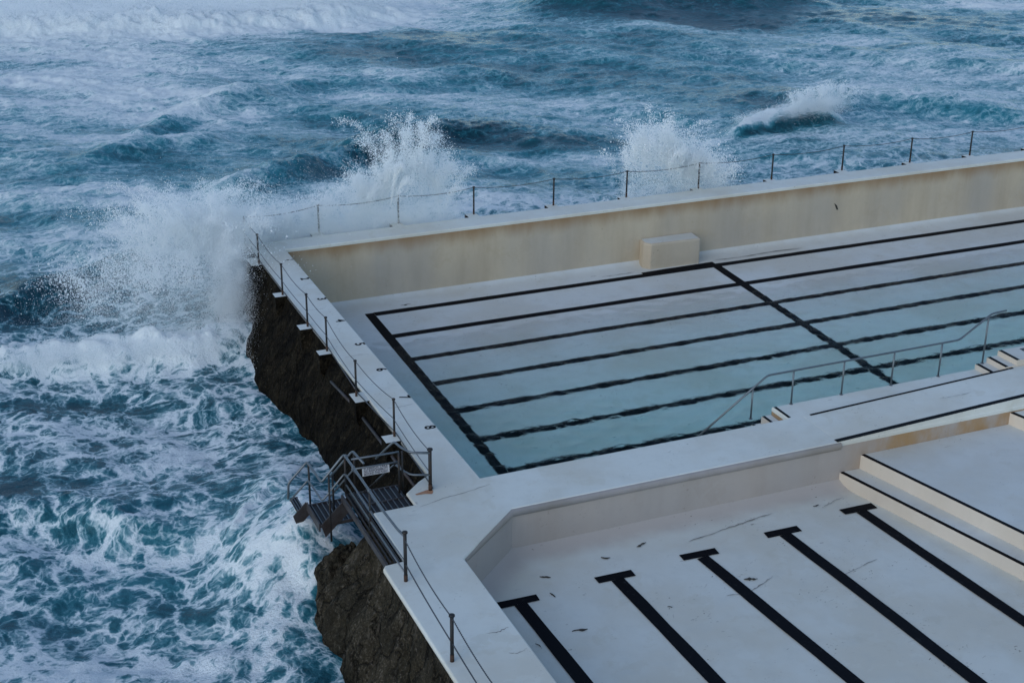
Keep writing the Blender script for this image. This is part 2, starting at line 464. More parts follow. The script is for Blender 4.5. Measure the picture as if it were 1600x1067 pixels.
lowf = fbm(GX*0.055, GY*0.09, 3.0, 3, 0.5)
streaky = fbm(U*0.10, V*0.38, 8.0, 4, 0.55)
foam = 0.56 + 0.15*lowf + 0.22*streaky
aer = 0.42 + 0.35*fbm(U*0.12, V*0.3, 12.0, 3)
for (cx, cy, ru, rv, a) in [
        (44.5, 49.0, 8.5, 6.5, -0.95), (6.5, 34.7, 4.0, 2.6, -0.38), (-9.2, 3.4, 2.4, 3.4, -0.42), (9.3, 21.5, 3.2, 2.6, -0.28),
        (17.3, 20.4, 4.8, 3.2, -0.36), (14.8, 22.2, 3, 2.8, -0.22), (20.6, 43.2, 8, 6, -0.12), (29.4, 33.5, 10, 8, -0.26), (-1.7, 28.5, 2.6, 1.3, -0.28),
        (-10.2, -9.8, 0.8, 1.6, -0.4), (-8.7, -11.5, 0.6, 1.2, -0.3), (5.4, 16.8, 3.2, 2.0, -0.34), (48, 22.5, 4, 1.8, -0.16), (32.3, 21.5, 3.0, 2.4, -0.25),
        (-0.6, 21.5, 2.4, 1.2, -0.22), (-3.0, -9.6, 1.2, 1.6, -0.30), (-4.4, -20.4, 1.0, 2.0, -0.42), (-8.2, -5.0, 3.5, 0.8, -0.35), (-4.2, -4.4, 2.2, 0.8, -0.30),
        (-0.5, 61, 14, 8, 0.45), (13, 59, 12, 6, 0.45), (-0.5, 43, 10, 9, 0.30), (-2, 33, 9, 8, 0.16), (47.3, 27, 9, 8, 0.24), (11.7, 11, 5, 3, 0.12), (18, 6.0, 16, 3.5, 0.30),
        (-6, -8.0, 2.6, 2.6, 0.06), (-5.6, -14.5, 2.2, 2.8, 0.06), (-9.9, -17.4, 2.6, 2.2, 0.04), (24, 3, 16, 2.5, 0.25), (6, 3.0, 7, 3.0, 0.35), (40, 12, 10, 5, 0.14), (-4.4, -17.3, 1.0, 1.6, 0.16), (-3.4, -14.5, 0.7, 3.0, 0.12)]:
    foam += a*ell(cx, cy, ru, rv)
for (cx, cy, ru, rv, a) in [(-7, -13, 3, 3, 0.25), (-8.6, -15, 1.5, 1.2, 0.4), (-4.5, -15.2, 2, 2, 0.2), (-10, -9.8, 1.5, 2.2, -0.1), (44.8, 50, 9, 8, -0.35), (17, 20, 6, 4, -0.3), (30, 36, 12, 8, 0.05)]:
    aer += a*ell(cx, cy, ru, rv)

def ridge(pts, height, wf, wb, foam_crest=0.0, foam_front=0.0, foam_back=0.0, clump=0.3):
    """a breaking wave: pts = crest line; front side is towards -V; wf/wb widths in front and behind"""
    global Hs, foam
    pu = np.array([p[0]*E1[0]+p[1]*E1[1] for p in pts]); pv = np.array([p[0]*E2[0]+p[1]*E2[1] for p in pts])
    o = np.argsort(pu); pu, pv = pu[o], pv[o]
    wob = 0.5*fbm(U*0.35, 0*U, 31.0, 3)*min(1.0, wf*1.2)
    cv = np.interp(U, pu, pv) + wob
    L = pu[-1]-pu[0]
    endf = sstep(pu[0]-0.04*L, pu[0]+0.22*L, U)*sstep(pu[-1]+0.04*L, pu[-1]-0.22*L, U)
    d = V-cv
    prof = np.where(d < 0, np.exp(-(d/wf)**2), np.exp(-(d/wb)**2))
    hn = height*(1 + clump*(0.5*fbm(GX*0.45, GY*0.45, 5.0, 2) + 0.6*fbm(GX*1.7, GY*1.7, 6.0, 4, 0.6)))
    Hs += prof*hn*endf
    foam += endf*(foam_crest*np.exp(-(d/(0.5*wf+0.3*wb))**2) + foam_front*np.exp(-((d+wf*1.1)/(wf*0.9))**2) + foam_back*np.exp(-((d-wb)/(wb*0.9))**2))
    return d, endf

# swell lines and breakers of this set
ridge([(-14, -0.3), (-9.6, -1.7), (-6, -2.6), (-2.2, -3.0), (-1, -3.4)], 0.85, 0.7, 1.7, 0.58, 0.22, 0.20, 0.35)
ridge([(-12, 60), (0, 56.5), (8, 54), (16, 54), (26, 56)], 1.15, 1.5, 9.0, 0.50, 0.25, 0.40, 0.28)
ridge([(32, 56), (39.4, 53.5), (45.5, 53.2), (50, 51), (58, 51)], 1.7, 3.4, 5, -0.10, -0.25, 0.05, 0.1)
ridge([(27.2, 15.7), (28.4, 15.9), (30.4, 16.3), (33.1, 16.6), (35.2, 15.7)], 0.7, 0.6, 1.8, 0.7, -0.95, -0.1, 0.5)
ridge([(-2, 26.5), (0.3, 28.4), (4.5, 32.0), (8.5, 34.8), (12.5, 36)], 0.55, 1.7, 2.6, 0.0, -0.20, 0.10, 0.15)
ridge([(-1, 13.6), (1.3, 15.0), (5.3, 16.8), (8.5, 19.2), (12, 21.2), (15, 22)], 0.75, 1.5, 2.4, 0.02, -0.24, 0.10, 0.2)
ridge([(11.5, 22.6), (14.5, 22.6), (17, 22.0), (20.3, 19.6), (23, 17)], 0.42, 1.8, 2.4, 0.02, -0.16, 0.08, 0.3)
ridge([(-5, 21.5), (-2.5, 22.8), (0, 24), (4, 25)], 0.45, 1.3, 2.0, 0.05, -0.18, 0.08, 0.2)
ridge([(34, 19.6), (37, 19.8), (40.5, 19.2), (43, 16.8), (46, 13)], 0.5, 1.4, 2.2, 0.05, -0.18, 0.08, 0.2)
ridge([(-12, 2.8), (-9.4, 4.2), (-7.5, 5.3), (-5.5, 5.7), (-3, 6.6)], 0.5, 1.2, 1.8, 0.05, -0.24, 0.08, 0.2)
ridge([(11, 35.6), (14, 36), (19.4, 35.6), (24, 32)], 0.4, 1.6, 2.4, 0.05, -0.10, 0.08, 0.2)
ridge([(-13, -10.5), (-9.6, -11.2), (-8.0, -12.6), (-6.6, -13.6)], 0.38, 0.6, 1.2, 0.18, -0.12, 0.05, 0.4)
ridge([(-7, -18.0), (-5.8, -15.2), (-4.6, -13.6), (-3.2, -12.6), (-2.4, -11.8)], 0.14, 0.4, 1.0, 0.20, 0.05, 0.12, 0.4)

foam = foam + 0.10*np.clip(Hs-0.25, 0, 1)
fc = np.clip(foam, 0, 1.3)
Z = SEA_Z + Hs + near*(0.035 + 0.11*np.clip(foam-0.5, 0, 0.7))*turb
# water heaped up and running back along the outer wall and round the stairs
Z += 1.15*sstep(5.5, 1.5, GY)*sstep(-2.0, 3.0, GX)*sstep(60, 45, GX)
Z += (1.6+0.2*fbm(GX*0.9, GY*0.9, 2.0, 4))*np.exp(-(((GX+4.1)/1.6)**2 + ((GY+16.3)/2.0)**2)) + 0.3*np.exp(-(((GX+3.2)/1.4)**2 + ((GY+13.0)/3.0)**2))
# the concrete stands in the water: keep the sheet below the pools
inside = np.maximum(sstep(-0.9, 0.2, GX)*sstep(0.8, -0.2, GY), sstep(-3.2, -2.2, GX)*sstep(-18.0, -19.0, GY))
Z = Z*(1-inside) + (-7.0)*inside
nx, ny = len(gx), len(gy)
co = np.stack([GX, GY, Z], -1).reshape(-1, 3).astype(np.float32)
idx = np.arange(nx*ny, dtype=np.int32).reshape(ny, nx)
quads = np.stack([idx[:-1, :-1], idx[:-1, 1:], idx[1:, 1:], idx[1:, :-1]], -1).reshape(-1, 4)
me = bpy.data.meshes.new('sea')
me.vertices.add(len(co)); me.vertices.foreach_set('co', co.ravel())
me.loops.add(quads.size); me.loops.foreach_set('vertex_index', quads.ravel())
me.polygons.add(len(quads))
me.polygons.foreach_set('loop_start', np.arange(0, quads.size, 4, dtype=np.int32))
me.polygons.foreach_set('loop_total', np.full(len(quads), 4, dtype=np.int32))
me.polygons.foreach_set('use_smooth', np.ones(len(quads), dtype=bool))
me.update()
offs = sstep(0.0, 14.0, GY + 2.0*lowf)
for nm_, arr in (('foam', fc), ('offshore', np.clip(offs, 0, 1)*0.78), ('aerated', np.clip(aer, 0, 1))):
    at = me.attributes.new(nm_, 'FLOAT', 'POINT')
    at.data.foreach_set('value', arr.ravel().astype(np.float32))
tag(link('sea', me, 'sea'), 'rough blue-green sea streaked with white foam around the pool', 'sea', kind='structure')

# ------------------------------------------------------------------ pool floors
FAR, NEARY, LOWY = 0.0, -18.17, -19.86
XR = 48.0
def floor_z(x, y): return -2.36 + 0.033*min(0, y)
WATER_Z = -2.485
# coved floor: gentle flat, then a soft fillet up the far wall
def pool_floor():
    ys = [0.02, -0.03, -0.09, -0.18, -0.32, -0.55] + [-0.55-i*(17.7/30) for i in range(1, 31)]
    lift = {0: 0.16, 1: 0.10, 2: 0.055, 3: 0.025, 4: 0.007}
    xs = [-0.02 + i*(XR+0.5)/60 for i in range(61)]
    v = [(x, y, floor_z(x, y)+lift.get(j, 0)) for j, y in enumerate(ys) for x in xs]
    f = [(j*61+i, j*61+i+1, (j+1)*61+i+1, (j+1)*61+i) for j in range(len(ys)-1) for i in range(60)]
    return from_py('pool_floor', v, f, 'floor', None, True)
PF = tag(pool_floor(), 'pale painted floor of the large lap pool', 'pool floor', kind='structure')

def line_poly(a, b, w):
    a, b = Vector(a), Vector(b); d = (b-a).normalized(); n = Vector((-d.y, d.x))*w/2
    k_ = max(1, int((b-a).length/1.0))
    L = [a+(b-a)*i/k_ for i in range(k_+1)]
    return [tuple(p+n) for p in L], [tuple(p-n) for p in L]
def lane_line(name, a, b, w, zf, parent, lift=0.005, jag=0.012):
    A, B = line_poly(a, b, w)
    n = len(A)
    rr = random.Random(hash((round(a[0], 2), round(a[1], 2))) & 1023)
    J = lambda p: (p[0]+rr.uniform(-jag, jag), p[1]+rr.uniform(-jag, jag))
    A = [J(p) for p in A]; B = [J(p) for p in B]
    v = [(x, y, zf(x, y)+lift) for x, y in A] + [(x, y, zf(x, y)+lift) for x, y in B]
    f = [(i, i+1, n+i+1, n+i) for i in range(n-1)]
    return from_py(name, v, f, 'line', parent)
X1, X2 = 2.62, 16.72
for i in range(8):
    y = -1.22-2.02*i
    lane_line('lane_line', (X1+0.17, y), (XR-1, y), 0.32, floor_z, PF)
lane_line('cross_line', (X1, -1.08), (X1, -15.6), 0.34, floor_z, PF, 0.006)
lane_line('cross_line', (X2, -1.08), (X2, -16.6), 0.36, floor_z, PF, 0.009)

# water body of the big pool (drained low: it only reaches the second lane)
def pool_water():
    xs = np.linspace(0.0, XR, 680); ys = np.linspace(-2.6, -18.16, 285)
    XX, YY = np.meshgrid(xs, ys)
    rr = np.random.default_rng(5); hh_ = np.zeros_like(XX)
    for i in range(46):
        lam = rr.uniform(0.24, 0.75); th = rr.normal(0.25, 0.5)
        hh_ += 0.027*lam**1.1*rr.uniform(0.5, 1.2)/math.sqrt(46)*3.0*np.sin(2*math.pi/lam*(math.sin(th)*XX + math.cos(th)*YY)+rr.uniform(0, 6.28))
    hh_ *= 0.35+0.9*sstep(-4, -12, YY) + 0.25*fbm(XX*0.3, YY*0.5, 3.0, 2)
    edge = sstep(0, 0.3, XX)*sstep(-18.16, -17.9, YY)
    ZZ = WATER_Z + hh_*edge
    n, m = len(xs), len(ys)
    top = np.stack([XX, YY, ZZ], -1).reshape(-1, 3)
    ring = list(range(0, n)) + [j*n+n-1 for j in range(1, m)] + [(m-1)*n+i for i in range(n-2, -1, -1)] + [j*n for j in range(m-2, 0, -1)]
    low = top[ring].copy(); low[:, 2] = -3.7
    v = np.concatenate([top, low])
    f = [(j*n+i, j*n+i+1, (j+1)*n+i+1, (j+1)*n+i) for j in range(m-1) for i in range(n-1)]
    k0 = n*m; L = len(ring)
    f += [(ring[i], ring[(i+1) % L], k0+(i+1) % L, k0+i) for i in range(L)]
    f.append(tuple(range(k0, k0+L)))
    me = bpy.data.meshes.new('pool_water'); me.from_pydata(v.tolist(), [], f)
    bm = bmesh.new(); bm.from_mesh(me); bmesh.ops.recalc_face_normals(bm, faces=bm.faces)
    for fa_ in bm.faces: fa_.smooth = abs(fa_.normal.z) > 0.5 and len(fa_.verts) == 4
    bm.to_mesh(me); bm.free()
    return link('pool_water', me, 'water')
tag(pool_water(), 'shallow clear turquoise water covering most of the lap pool floor', 'water', kind='structure')

# lower pool floor with fillets along its walls
LF_Z = -1.25
def lower_floor():
    xs = np.linspace(-2.2, 12.5, 74); ys = np.linspace(-19.6, -40, 103)
    XX, YY = np.meshgrid(xs, ys)
    d1 = -19.86-YY; d2 = XX+1.70; d3 = ((XX+1.70)*0.66 + (-21.47-YY)*0.75)
    d = np.minimum(np.minimum(d1, d2), d3)
    ZZ = LF_Z + 0.16*np.clip(1-d/0.5, 0, 1.4)**2.2 + 0.006*fbm(XX*0.8, YY*0.8)
    n = len(xs)
    v = np.stack([XX, YY, ZZ], -1).reshape(-1, 3).tolist()
    f = [(j*n+i, j*n+i+1, (j+1)*n+i+1, (j+1)*n+i) for j in range(len(ys)-1) for i in range(n-1)]
    return from_py('lower_pool_floor', v, f, 'low_floor', None, True)
LF = tag(lower_floor(), 'pale empty floor of the smaller lower pool', 'pool floor', kind='structure')
def low_z(x, y):
    d = min(-19.86-y, x+1.70, (x+1.70)*0.66 + (-21.47-y)*0.75)
    return LF_Z + 0.16*min(1.4, max(0, 1-d/0.5))**2.2 + 0.012
Ts = [(-0.52, -21.71, -0.42), (1.94, -21.6, 2.08), (4.23, -21.49, 4.68), (6.63, -21.34, 6.95), (9.02, -21.09, 9.42)]
for (xh, yh, xe) in Ts:
    lane_line('lane_head', (xh-0.47, yh-0.02), (xh+0.47, yh-0.05), 0.26, low_z, LF, 0.006)
    lane_line('lane_line', (xh, yh-0.17), (xh+(xe-xh)*2.9, yh-17), 0.33, low_z, LF, 0.006)

# cracks in the old paint
def crack(pts, w, parent, z):
    rr = random.Random(len(pts)*7+int(abs(pts[0][0])*100))
    L = []
    for a, b in zip(pts[:-1], pts[1:]):
        for t in range(6):
            L.append((a[0]+(b[0]-a[0])*t/6+rr.uniform(-.02, .02), a[1]+(b[1]-a[1])*t/6+rr.uniform(-.02, .02)))
    L.append(pts[-1])
    v = []
    for i, (x, y) in enumerate(L):
        ww = w*rr.uniform(0.25, 1.0)*min(1, 0.3+i/3, 0.3+(len(L)-1-i)/3)
        v += [(x, y+ww/2, z), (x, y-ww/2, z)]
    f = [(2*i, 2*i+1, 2*i+3, 2*i+2) for i in range(len(L)-1)]
    return from_py('crack', v, f, 'crack', parent)
crack([(4.3, -20.92), (5.3, -20.75), (6.1, -20.62), (6.9, -20.5)], 0.05, LF, LF_Z+0.022)
crack([(8.2, -20.75), (8.6, -20.6), (9.0, -20.5)], 0.035, LF, LF_Z+0.03)
crack([(3.9, -23.3), (4.4, -23.4), (4.9, -23.2), (5.3, -23.0)], 0.03, LF, LF_Z+0.016)
crack([(6.8, -23.6), (7.5, -23.4), (8.0, -23.3)], 0.025, LF, LF_Z+0.016)
crack([(17.0, -0.75), (18.2, -0.82), (19.6, -0.72), (21.0, -0.78)], 0.07, PF, -2.36)
crack([(12.0, -0.8), (12.6, -0.83), (13.4, -0.8)], 0.05, PF, -2.37)

# ------------------------------------------------------------------ concrete deck (one sheet with two openings)
POOL = [(0, 0), (XR, 0), (XR, -17.4), (8.75, -17.4), (8.75, NEARY), (0, NEARY)]
LOWP = [(-1.71, -21.47), (0.11, LOWY), (XR, LOWY), (XR, -40), (-1.71, -40)]
OUTER = [(XR+1, 1.05), (-1.12, 1.05), (-1.12, -17.55), (-1.45, -17.78), (-1.91, -18.22), (-1.91, -18.82), (-2.92, -18.82),
         (-2.95, -21.08), (-3.40, -21.10), (-3.47, -21.2), (-3.48, -41), (XR+1, -41)]
def offset(poly, d):
    """offset polygon to its left by d"""
    n = len(poly); out = []
    for i in range(n):
        p0, p1, p2 = Vector(poly[i-1]), Vector(poly[i]), Vector(poly[(i+1) % n])
        a = (p1-p0).normalized(); b = (p2-p1).normalized()
        na = Vector((-a.y, a.x)); nb = Vector((-b.y, b.x))
        m = (na+nb)
        m = m/max(0.3, m.length_squared)*2
        out.append(tuple(p1+m*d))
    return out
def ccw(poly):
    s = sum(poly[i-1][0]*poly[i][1]-poly[i][0]*poly[i-1][1] for i in range(len(poly)))
    return poly if s > 0 else poly[::-1]
def deck():
    bm = bmesh.new()
    edges = []
    for poly, sgn in ((ccw(OUTER), 1), (ccw(POOL), -1), (ccw(LOWP), -1)):
        r = 0.035
        rows = []
        for ins, z in ((r, 0.0), (r*0.35, -0.010), (0.0, -r), (0.0, -0.12)):
            pl = offset(poly, ins*sgn)
            rows.append([bm.verts.new((x, y, z)) for x, y in pl])
        n = len(poly)
        for a, b in zip(rows[:-1], rows[1:]):
            for i in range(n):
                bm.faces.new((a[i], a[(i+1) % n], b[(i+1) % n], b[i]))
        for i in range(n):
            edges.append(bm.edges.get((rows[0][i], rows[0][(i+1) % n])))
    res = bmesh.ops.triangle_fill(bm, use_beauty=True, use_dissolve=False, edges=edges, normal=(0, 0, 1))
    bmesh.ops.recalc_face_normals(bm, faces=bm.faces)
    me = bpy.data.meshes.new('pool_deck'); bm.to_mesh(me); bm.free()
    return link('pool_deck', me, 'deck')
DK = tag(deck(), 'white painted concrete walkway around the two pools', 'deck', kind='structure')

# painted lane numbers
def text_mesh(s, size, bold=0.0):
    cu = bpy.data.curves.new('t', 'FONT'); cu.body = s; cu.size = size
    cu.align_x = 'CENTER'; cu.align_y = 'CENTER'; cu.offset = bold; cu.fill_mode = 'FRONT'
    o = bpy.data.objects.new('t', cu); COL.objects.link(o)
    dg = bpy.context.evaluated_depsgraph_get()
    me = bpy.data.meshes.new_from_object(o.evaluated_get(dg))
    bpy.data.objects.remove(o); bpy.data.curves.remove(cu)
    return me
for i in range(8):
    me = text_mesh(str(i+1), 0.40, 0.012)
    me.name = 'lane_number'; me.materials.clear()
    o = link('lane_number', me, 'line', DK)
    o.location = (-0.19, -1.12-2.0*i, 0.004); o.rotation_euler = (0, 0, R(-90))
    o['label'] = 'black painted lane number %d' % (i+1)

# near deck climbs gently to the right; black edge lines run along it
RX0, RX1, RH = 9.2, 16.0, 0.26
ramp_z = lambda x, y: 0.003 + RH*min(1, max(0, (x-RX0)/(RX1-RX0)))
ramp_poly_l = [(RX0, -18.2), (RX1, -18.2), (XR, -18.2), (XR, -19.84), (RX1, -19.84), (RX0, -19.84)]
def ramp():
    xs = [RX0, RX1, XR]
    v = []
    for x in xs:
        for (y, b) in ((-18.2, 0), (-18.2, 1), (-19.84, 1), (-19.84, 0)):
            v.append((x, y, ramp_z(x, y) if b else -0.05))
    f = []
    for i in range(2):
        a, b = i*4, i*4+4
        f += [(a+1, a+2, b+2, b+1), (a, a+1, b+1, b), (a+2, a+3, b+3, b+2), (a+3, a, b, b+3)]
    f += [(0, 1, 2, 3), (8, 9, 10, 11)]
    return from_py('ramp', v, f, 'deck', DK)
ramp()
lane_line('edge_line', (9.4, -18.24), (16.15, -18.24), 0.085, ramp_z, DK, 0.005, 0.003)
lane_line('edge_line', (9.15, -19.77), (XR-1, -19.77), 0.16, ramp_z, DK, 0.005, 0.004)

crack([(-1.85, -18.98), (-1.2, -18.80), (-0.6, -18.72), (0.1, -18.55)], 0.022, DK, 0.004)
crack([(-2.35, -24.3), (-2.1, -24.35), (-1.85, -24.28)], 0.03, DK, 0.004)
crack([(-2.2, -25.1), (-2.0, -25.18), (-1.8, -25.1)], 0.025, DK, 0.004)
crack([(13.0, -19.0), (13.6, -19.05), (14.1, -18.98)], 0.02, DK, 0.20)
crack([(-0.95, -5.9), (-0.6, -5.97), (-0.3, -5.93)], 0.02, DK, 0.004)
crack([(-0.9, -9.9), (-0.5, -9.86), (-0.15, -9.93)], 0.02, DK, 0.004)
crack([(-0.95, -13.6), (-0.5, -13.66), (-0.1, -13.6)], 0.02, DK, 0.004)

# ------------------------------------------------------------------ pool walls
def wallquad(name, a, b, z0, z1, th, mat, label=None, cat='wall', n=1):
    """upright wall whose visible face runs a->b, thickness th to the right of a->b"""
    a, b = Vector(a), Vector(b); d = (b-a).normalized(); nn = Vector((d.y, -d.x))*th
    o = prism(name, [tuple(a), tuple(b), tuple(b+nn), tuple(a+nn)], z0, z1, mat)
    if label: tag(o, label, cat)
    return o
FW = wallquad('pool_wall', (XR, 0.004), (0.0, 0.004), -3.2, -0.10, 0.9, 'wall', 'tall rust-stained beige wall along the seaward side of the lap pool')
wallquad('pool_wall', (-0.004, 0.0), (-0.004, NEARY), -3.2, -0.10, 0.9, 'wall', 'inner end wall of the lap pool under the numbered walkway')
wallquad('pool_wall', (0.0, -18.174), (8.75, -18.174), -3.2, -0.10, 0.7, 'wall', 'inner wall of the lap pool under the walkway between the two pools')
wallquad('pool_wall', (8.754, -17.404), (XR, -17.404), -3.2, -0.10, 0.6, 'wall', 'inner wall of the lap pool under the railed ledge')
wallquad('pool_wall', (XR, -19.856), (0.1, -19.856), -2.0, -0.09, 0.7, 'low_wall', 'ochre-stained beige wall of the lower pool under the middle walkway')
wallquad('pool_wall', (0.113, -19.863), (-1.713, -21.472), -2.0, -0.09, 0.3, 'low_wall', 'short slanting corner wall of the lower pool')
wallquad('pool_wall', (-1.714, -21.47), (-1.714, -40), -2.0, -0.09, 0.5, 'low_wall', 'left wall of the lower pool under the seaside walkway')
# black scratch mark on the seaward wall, and rounded coping along the lower pool
from_py('wall_mark', [(22.95, -0.004, -0.92), (23.1, -0.004, -1.05), (23.17, -0.004, -1.22), (23.1, -0.004, -1.23), (23.02, -0.004, -1.08)], [(0, 1, 2, 3, 4)], 'weed', None).parent = FW
def coping(pts):
    """rounded lip swept along pts, overhanging the pool to the right of travel"""
    prof = [(-0.02, -0.015), (0.03, -0.022), (0.062, -0.055), (0.07, -0.11), (0.055, -0.17), (0.02, -0.21), (-0.02, -0.22)]
    P = [Vector(p) for p in pts]; v = []; f = []
    for i, p in enumerate(P):
        a = (P[i]-P[i-1]).normalized() if i else (P[1]-P[0]).normalized()
        b = (P[i+1]-P[i]).normalized() if i < len(P)-1 else a
        na, nb = Vector((a.y, -a.x)), Vector((b.y, -b.x)); m = na+nb; m = m*2/m.length_squared
        for (o_, z) in prof: v.append((p.x+m.x*o_, p.y+m.y*o_, z))
    k_ = len(prof)
    for i in range(len(P)-1):
        for j in range(k_-1): f.append((i*k_+j, i*k_+j+1, (i+1)*k_+j+1, (i+1)*k_+j))
    return from_py('coping', v, f, 'lip', None, True)
cp = coping([(-1.71, -21.40), (0.11, LOWY), (3.0, LOWY), (6.0, LOWY), (9.25, LOWY)])
tag(cp, 'rounded grey coping lip along the edge of the lower pool', 'coping')

# block standing against the seaward wall
blk = prism('concrete_block', [(13.98, -0.002), (13.9, -0.45), (14.12, -0.72), (16.25, -0.80), (16.30, -0.002)], -2.45, -1.36, 'wall', None, 0.07)
tag(blk, 'cream concrete block built against the tall seaward pool wall', 'block')
sheet_blk = prism('block_top', [(14.05, -0.05), (13.99, -0.42), (14.16, -0.64), (16.19, -0.72), (16.24, -0.05)], -1.37, -1.352, 'floor', None)
sheet_blk.parent = blk
lane_line('lane_line', (13.6, -1.06), (16.8, -0.98), 0.26, floor_z, PF, 0.012)

# ------------------------------------------------------------------ steps
def step(name, poly, z0, z1, parent, nose=None, mats=('riser', 'floor')):
    """one step: cream body with pale tread sheet and black nosing"""
    o = prism(name, poly, z0, z1-0.006, mats[0], parent, 0.012)
    t = prism('tread', offset(ccw(poly), 0.012), z1-0.03, z1-0.001, mats[1], None); child(t, parent); t.parent = o; t.matrix_parent_inverse = Matrix()
    if nose:
        A, B = line_poly(nose[0], nose[1], nose[2])
        n = len(A)
        q = from_py('nosing', [(x, y, z1+0.004) for x, y in A]+[(x, y, z1+0.004) for x, y in B], [(i, i+1, n+i+1, n+i) for i in range(n-1)], 'line')
        q.parent = o
    return o
SL = 0.228
def sx(x0, y): return x0 + SL*(-19.85-y)
LS = empty('pool_steps', (0, 0, 0))
tag(LS, 'two long black-edged steps up from the lower pool floor to its shallow end', 'steps')
Y0, Y1 = -19.852, -39.5
step('step', [(sx(9.31, Y0), Y0), (sx(9.31, Y1), Y1), (sx(9.31, Y1)+1.0, Y1), (sx(9.31, Y0)+1.0, Y0)], -1.5, -0.89, LS, ((sx(9.37, Y0), Y0-.01), (sx(9.37, Y1), Y1), 0.12))
step('step', [(sx(9.92, Y0), Y0), (sx(9.92, Y1), Y1), (XR, Y1), (XR, Y0)], -1.4, -0.50, LS, ((sx(9.98, Y0), Y0-.01), (sx(9.98, Y1), Y1), 0.12))
step('step', [(sx(14.72, Y0), Y0), (sx(14.72, Y1), Y1), (XR, Y1), (XR, Y0)], -0.9, -0.16, LS, ((sx(14.78, Y0), Y0-.01), (sx(14.78, Y1), Y1), 0.13))
ES = empty('entry_steps', (8.5, -17.8, 0))
tag(ES, 'black-edged steps leading from the railed ledge down into the lap pool', 'steps')
for i in range(11):
    xa = 8.74-0.30*i; z = -0.02-0.2*(i+1) if i else -0.22
    step('step', [(xa-0.30, -18.165), (xa-0.002, -18.165), (xa-0.002, -17.40), (xa-0.30, -17.40)], -3.1, z, ES, ((xa-0.25, -18.15), (xa-0.25, -17.42), 0.09))
nz = lane_line('nosing', (8.82, -18.15), (8.82, -17.44), 0.09, lambda x, y: 0.0, DK, 0.005, 0.002)
US = empty('landing_steps', (16, -17.8, 0))
tag(US, 'short flight of black-edged steps at the right end of the railed ledge', 'steps')
for i, (xa, z) in enumerate(((15.53, 0.15), (15.92, 0.30), (16.30, 0.45))):
    step('step', [(xa, -18.19), (XR, -18.19), (XR, -17.40+0.002*i), (xa, -17.40+0.002*i)], -0.05 if i == 0 else z-0.16, z, US, ((xa+0.06, -18.18), (xa+0.06, -17.42), 0.12))
gr = box('floor_grate', 16.95, 17.5, -18.0, -17.55, 0.45, 0.458, 'dark_steel', None)
for j in range(9): child(box('bar', 16.97+j*0.06, 16.99+j*0.06, -17.99, -17.56, 0.4581, 0.466, 'steel', None), gr)
tag(gr, 'small metal floor grate on the landing above the steps', 'grate')

# ------------------------------------------------------------------ pool handrail
HR = empty('handrail', (11.5, -17.35, 0))
tag(HR, 'grey steel pipe handrail along the ledge at the edge of the lap pool', 'handrail')
YR = -17.44
tube('rail', soften([(6.45, YR, -0.47), (8.5, YR, 0.98), (14.8, YR, 1.02), (15.85, YR, 1.66), (16.35, YR, 1.68)], 0.12), 0.028, 'steel', HR, 10)
for (x, zb, zt) in ((8.08, -0.22, 0.68), (9.33, 0.0, 0.98), (10.95, 0.0, 0.985), (12.6, 0.0, 1.0), (14.22, 0.0, 1.01), (15.75, 0.15, 1.6)):
    p = tube('post', [(x, YR, zb), (x, YR, zt)], 0.025, 'steel', HR, 8)
    q = tube('base_flange', [(x, YR, zb), (x, YR, zb+0.012)], 0.055, 'steel', HR, 10)

# ------------------------------------------------------------------ sea wall and rocks
def skirt(name, path, bulge, z_top, z_bot, mat, rows=34, step_=0.13, amp=0.16, seedz=0.0):
    """outer face under the deck edge: path runs with the sea on its right-hand side"""
    P = [Vector(p) for p in path]
    pts = []; nrm = []
    for a, b in zip(P[:-1], P[1:]):
        L = (b-a).length; n = max(1, int(L/step_))
        for i in range(n): pts.append(a+(b-a)*i/n)
    pts.append(P[-1])
    N_ = len(pts)
    for i in range(N_):
        a = pts[max(0, i-4)]; b = pts[min(N_-1, i+4)]
        d = (b-a).normalized(); nrm.append((d.y, -d.x))
    PX = np.array([[p.x, p.y] for p in pts]); NN = np.array(nrm)
    B = np.array([bulge(p.x, p.y) for p in pts])
    t = np.linspace(0, 1, rows)
    zz = z_top + (z_bot-z_top)*t
    off = B[:, None]*sstep(-0.08, 0.62, t)[None, :]
    X = PX[:, 0][:, None]+NN[:, 0][:, None]*off; Y = PX[:, 1][:, None]+NN[:, 1][:, None]*off; Zz = np.broadcast_to(zz, X.shape)
    nz_ = fbm(X*0.9, Y*0.9, Zz*0.9+seedz, 5, 0.55)*amp + 0.35*amp*np.abs(fbm(X*3.2, Y*3.2, Zz*3.2+seedz, 3, 0.5))
    f = sstep(0, 0.10, t)[None, :]
    X = X+NN[:, 0][:, None]*nz_*f; Y = Y+NN[:, 1][:, None]*nz_*f
    v = np.stack([X, Y, Zz], -1).reshape(-1, 3).tolist()
    fc_ = [(i*rows+j, i*rows+j+1, (i+1)*rows+j+1, (i+1)*rows+j) for i in range(N_-1) for j in range(rows-1)]
    return from_py(name, v, fc_, mat, None, True)
SW = skirt('sea_wall', [(-1.115, -17.6), (-1.115, 1.02), (-1.1, 1.045), (XR, 1.045)][::-1],
           lambda x, y: float(np.interp(y, [-18, -15.5, -13, -10.5, -8.2, -6, -3.4, 0.9, 1.1], [1.7, 1.5, 1.15, 0.95, 1.05, 1.4, 1.25, 0.6, 0.5])) if x < -0.9 else 0.5, -0.045, -4.2, 'seawall', 40, 0.12, 0.085)
tag(SW, 'dark weed-covered sea wall below the numbered walkway', 'sea wall')
